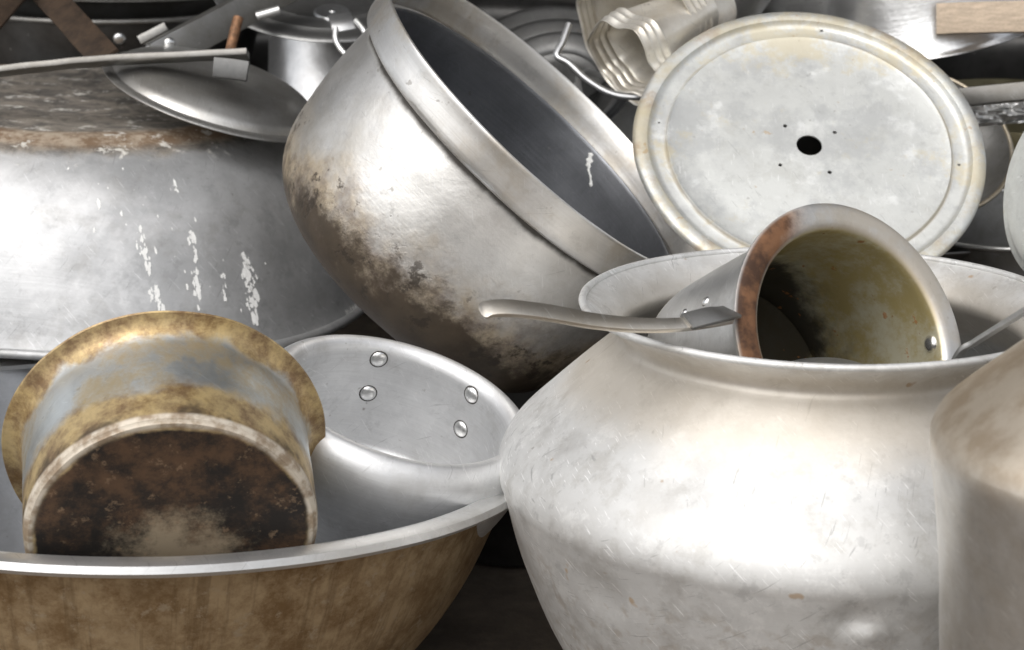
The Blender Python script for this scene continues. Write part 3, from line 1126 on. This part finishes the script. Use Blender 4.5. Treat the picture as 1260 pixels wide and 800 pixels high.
# brown straps
for nm, lab, a, b, wd in (('iron_strap', 'wide dark brown iron strap leaning at the upper left behind the flat bar', (52, -14), (130, 72), .038),
                          ('iron_strap', 'narrow tan brown iron strap cut by the picture edge, beside the wider strap', (40, -30), (-25, 45), .030)):
    A, B = pix(a[0], a[1], 2.60), pix(b[0], b[1], 2.46)
    me = sweep_mesh(nm, [A.lerp(B, t / 6) for t in range(7)], rrect(wd, .005, .001), (-FWD + UP * .3).normalized(), M_rust, wob=.0008)
    tag(link(nm, me), lab, 'strap')

# black pans, far upper left
DP = thing('black_pan', 'blackened round pan with thin bright rim at the upper left, behind the straps', 'pan', frame(pix(130, 0, 3.0), axis(130, 0, 90, .13)))
dpb = link('body', lathe_mesh('body', shell([(0, -.14), (.16, -.138), (.2, -.12), (.225, -.05), (.235, 0)], .003), M_dark, seg=128, wob=.002), DP)
link('rim', lathe_mesh('rim', bead(.236, 0, .004), M_dull, seg=128), DP)
l, n = hit(dpb, 147, 48)
if l is not None:
    attach('rivet', rivet_mesh(.009, M_rivet), DP, l, n)
DP2 = link('black_bowl', lathe_mesh('black_bowl', shell([(0, -.06), (.14, -.055), (.2, -.03), (.232, 0), (.24, .002)], .003), M_dull, seg=128), None,
           frame(pix(150, -22, 3.02), axis(150, -22, 90, .12)))
tag(DP2, 'dull grey bowl resting on top of the blackened pan at upper left', 'bowl')

# ================================================================== MIDDLE BACK
gp = 'dark plates nested behind the deep pan'
for i, (dx, sc) in enumerate(((0, 1.0), (7, .86), (15, .72))):
    me = lathe_mesh('dark_plate', shell([(0, -.012), (.075 * sc, -.011), (.088 * sc, -.004), (.10 * sc, 0), (.125 * sc, .003), (.13 * sc, .001)], .002), M_plate, seg=96, wob=.0015, seed=50 + i)
    o = link('dark_plate', me, None, frame(pix(668 + dx, 92 + i * 5, 2.74 - .022 * i), axis(668, 92, 100, .72)))
    tag(o, ('largest, lowest', 'middle', 'smallest, topmost')[i] + ' of three dark plates nested behind the rim of the deep pan', 'plate', gp)


def ribs(r0, r1, L, nr, t):
    """straight can wall with nr rolled ribs by the mouth"""
    pts = [(0, -L), (r0 * .9, -L), (r0, -L + .006)]
    pts.append((r0 + (r1 - r0) * .72, -.034 - .002))
    for k in range(nr):
        z = -.032 + k * .010
        pts += [(r1, z), (r1 + .0022, z + .0035), (r1, z + .007)]
    pts += [(r1, -.001), (r1 + .0015, .0005)]
    return shell(pts, t, 4)


def crush(seed, amt, sx, sy):
    so = V((seed, seed * 2, 0))

    def fn(p):
        q = p.copy()
        q.x *= sx
        q.y *= sy
        k = max(0, min(1, (p.z + .12) / .12))
        a = math.atan2(p.y, p.x)
        d = noise.noise(V((math.cos(a) * 1.4, math.sin(a) * 1.4, p.z * 5)) + so) * amt * (.3 + k)
        rr = math.hypot(p.x, p.y)
        if rr > 1e-5:
            q.x += p.x / rr * d
            q.y += p.y / rr * d
        q.z += noise.noise(V((math.cos(a), math.sin(a), 3)) + so) * amt * .6 * k
        return q
    return fn


M_can = metal('crushed_can_metal', (.80, .78, .73), var=.12, rough=.42, metallic=.7, seed=130, warm=.6, spun=.2, pits=.5)
C1 = link('crushed_bowl', lathe_mesh('crushed_bowl', ribs(.075, .098, .10, 3, .0016), M_can, seg=144, fn=crush(3.3, .022, 1.0, .9)), None,
          frame(pix(778, 40, 2.42), axis(778, 40, 205, .62), 20))
tag(C1, 'bent thin bowl with ribbed rim lying behind the flat lid, a crushed can inside', 'bowl')
C2 = link('crushed_can', lathe_mesh('crushed_can', ribs(.040, .058, .12, 3, .0014), M_can, seg=144, fn=crush(8.1, .016, 1.0, .84)), None,
          frame(pix(766, 72, 2.34), axis(766, 72, 212, .50), 40))
tag(C2, 'crushed tin can with three ribs round its bent mouth, inside the bent bowl', 'can')
wr = smooth3([pix(700, 30, 2.40), pix(692, 52, 2.39), pix(685, 68, 2.385), pix(700, 78, 2.38), pix(722, 98, 2.375), pix(752, 115, 2.37), pix(785, 119, 2.365), pix(812, 112, 2.365)], 6)
WR = link('wire_handle', sweep_mesh('wire_handle', wr, circ(.0044, 10), FWD, M_alu2))
tag(WR, 'bent wire handle curving under the ribbed bowl behind the deep pan', 'wire')
MP = thing('tilted_bowl', 'pale grey bowl leaning between the deep pan rim and the flat lid', 'bowl', frame(pix(800, 190, 2.62), axis(800, 190, 40, .25)))
link('body', lathe_mesh('body', shell([(0, -.10), (.08, -.095), (.12, -.06), (.138, 0)], .0025), M_alu, seg=96), MP)
link('rim', lathe_mesh('rim', bead(.139, .0, .004), M_alu, seg=96), MP)

# ================================================================== RIGHT BACK
wh_c, wh_n, wh_r = circle(1138, 24, 170, 50, 98, 2.75)
WH = thing('polished_pan', 'bright polished pan with a bare wooden handle behind the flat round lid', 'pan', frame(wh_c, wh_n))
link('body', lathe_mesh('body', shell([(0, .118), (.12, .117), (.140, .108), (.162, .04), (.178, .003), (.182, 0)], .003), M_bright, seg=144, wob=.002), WH)
wchild('handle', sweep_mesh('handle', [pix(1153, 24, 2.56), pix(1180, 22.5, 2.55), pix(1220, 21.5, 2.54), pix(1300, 20, 2.52)], rrect(.012, .040, .002), UP, M_wood, smooth=True), WH)

o = link('grey_pan', lathe_mesh('grey_pan', shell([(0, -.09), (.10, -.088), (.118, -.07), (.13, 0)], .0025), M_alu2, seg=96), None, frame(pix(940, -62, 2.85), axis(940, -62, 92, .2)))
tag(o, 'grey pan side showing just above the top edge of the flat lid', 'pan')
o = link('white_enamel_pan', lathe_mesh('white_enamel_pan', shell([(0, -.085), (.06, -.083), (.075, -.07), (.085, 0)], .0025), M_alu, seg=96), None, frame(pix(998, -60, 2.72), axis(998, -60, 80, .2)))
tag(o, 'pale pan squeezed between the grey pan and the polished pan', 'pan')
o = link('bent_pan', lathe_mesh('bent_pan', shell([(0, -.09), (.06, -.088), (.075, -.07), (.082, 0)], .0025), M_alu, seg=96), None, frame(pix(892, -55, 2.6), axis(892, -55, 60, .2)))
tag(o, 'light grey pan standing beside the ribbed bowl at the top', 'pan')
YB = thing('brass_edged_bowl', 'bowl with thin yellowish rim half hidden behind the right of the flat lid', 'bowl', frame(pix(1128, 172, 2.46), axis(1128, 172, 70, .72)))
link('body', lathe_mesh('body', shell([(0, -.05), (.07, -.045), (.105, -.02), (.118, 0)], .002), M_dull, seg=96), YB)
link('rim', lathe_mesh('rim', bead(.119, 0, .0028), M_tan, seg=96), YB)
o = link('flat_strip', sweep_mesh('flat_strip', [pix(1178, 121, 2.38), pix(1215, 117, 2.36), pix(1300, 109, 2.32)], rrect(.016, .022, .002), UP, M_dull))
tag(o, 'short flat grey strip above the crumpled foil, beside the flat lid', 'strip')
# crumpled foil
vs_, fs = [], []
nx, ny = 60, 14
for j in range(ny):
    for i in range(nx):
        u, v = i / (nx - 1), j / (ny - 1)
        p = pix(1176 + 90 * u, 124 + (33 - 6 * u) * v, 2.40)
        d = noise.noise(V((u * 3, v * 22 + u * 3, 1))) * .008 + noise.noise(V((u * 9, v * 40, 5))) * .003
        vs_.append(p - FWD * (d + .012 * math.sin(v * math.pi)))
for j in range(ny - 1):
    for i in range(nx - 1):
        a = j * nx + i
        fs.append((a, a + 1, a + nx + 1, a + nx))
me = bpy.data.meshes.new('crumpled_foil')
me.from_pydata(vs_, [], fs)
me.materials.append(M_alu)
o = link('crumpled_foil', me)
so = o.modifiers.new('thick', 'SOLIDIFY')
so.thickness = .0012
tag(o, 'crumpled white foil wad under the flat strip right of the flat lid', 'foil')
o = link('olive_pot', lathe_mesh('olive_pot', shell([(0, -.2), (.12, -.198), (.14, -.18), (.15, 0)], .003), M_olive, seg=96), None, frame(pix(1250, 130, 2.72), V((0, -.1, 1))))
tag(o, 'dark olive brown pot in the gap right of the flat lid', 'pot')
GP = thing('grey_pot', 'dim grey pot with thin bright rim behind the flat lid lower right', 'pot', frame(pix(1262, 268, 2.40), axis(1262, 268, 92, .28)))
link('body', lathe_mesh('body', shell([(0, -.12), (.09, -.118), (.115, -.10), (.124, -.03), (.128, 0)], .0025), M_dull, seg=96), GP)
link('rim', lathe_mesh('rim', bead(.1285, 0, .0026), M_alu, seg=96), GP)
o = link('pale_lid', lathe_mesh('pale_lid', shell([(0, .004), (.08, .003), (.095, .0), (.1, 0)], .003), M_lid, seg=96), None, frame(pix(1312, 232, 2.05), axis(1312, 232, 170, .62)))
tag(o, 'pale round lid cut by the picture edge, standing right of the flat lid', 'lid')

# ================================================================== FILL: big dark pots added so no bright sky shows behind the heap
fills = [(-40, 110, 3.25, .30, .30, 'large added dark pot at the back of the heap, under the straps'),
         (330, 60, 3.40, .24, .30, 'added dark pot at the back of the heap behind the shiny pot'),
         (600, 30, 3.25, .26, .34, 'added dark pot at the back of the heap behind the dark plates'),
         (905, 20, 3.20, .24, .34, 'added dark pot at the back of the heap behind the grey pan'),
         (1240, 70, 3.15, .28, .34, 'added dark pot at the back of the heap behind the olive pot')]
# hidden dark pots added under the heap as light blockers and supports
for (x, y, r, h, lab) in ((-.56, 2.72, .27, .20, 'added dark pot carrying the upturned bowl at the bottom of the heap'),
                          (.02, 2.36, .20, .17, 'added dark pot under the deep pan at the bottom of the heap'),
                          (.46, 2.50, .24, .36, 'added dark pot behind the water pot, under the round lid'),
                          (1.02, 2.35, .26, .40, 'added dark pot at the right of the heap behind the small water pot'),
                          (-1.15, 2.2, .26, .30, 'added dark pot left of the basin at the bottom of the heap')):
    me = lathe_mesh('added_dark_pot', shell([(0, 0), (r * .8, 0), (r * .93, h * .1), (r, h * .6), (r * .97, h - .03), (r * 1.05, h)], .004), M_dark, seg=96, wob=.003, seed=90 + x)
    tag(link('added_dark_pot', me, None, Matrix.Translation((x, y, .002))), lab, 'pot', 'added dark pots filling the heap')
for i, (px, py, d, r, h, lab) in enumerate(fills):
    me = lathe_mesh('added_dark_pot', shell([(0, -h), (r * .8, -h), (r * .93, -h * .9), (r, -h * .4), (r * .97, -.03), (r * 1.05, 0)], .004), M_dark, seg=96, wob=.003, seed=70 + i)
    tag(link('added_dark_pot', me, None, frame(pix(px, py, d), V((.02 * (i % 3 - 1), -.05, 1)))), lab, 'pot', 'added dark pots filling the heap')

# dark backdrop added behind the heap to keep the back dim
wm = plain('shade_board_dark', (.05, .046, .042), rough=.9, nscale=4, var=.4, seed=2)  # dark tone shared by the added backdrop and overhead slab
wme = bpy.data.meshes.new('added_backdrop')
bmw = bmesh.new()
bmesh.ops.create_cube(bmw, size=1, matrix=Matrix.Translation((0, 3.95, 1.2)) @ Matrix.Diagonal((5, .12, 2.4, 1)))
bmw.to_mesh(wme)
bmw.free()
wme.materials.append(wm)
wb = link('added_backdrop', wme)
wb['kind'] = 'structure'

# unseen slab added overhead to shade the back of the heap
rme = bpy.data.meshes.new('shade_slab')
bmw = bmesh.new()
bmesh.ops.create_cube(bmw, size=1, matrix=Matrix.Translation((0, 3.05, 1.95)) @ Matrix.Rotation(R(6), 4, 'X') @ Matrix.Diagonal((5, 1.9, .05, 1)))
bmw.to_mesh(rme)
bmw.free()
rme.materials.append(wm)
rf = link('shade_slab', rme)
rf['kind'] = 'structure'
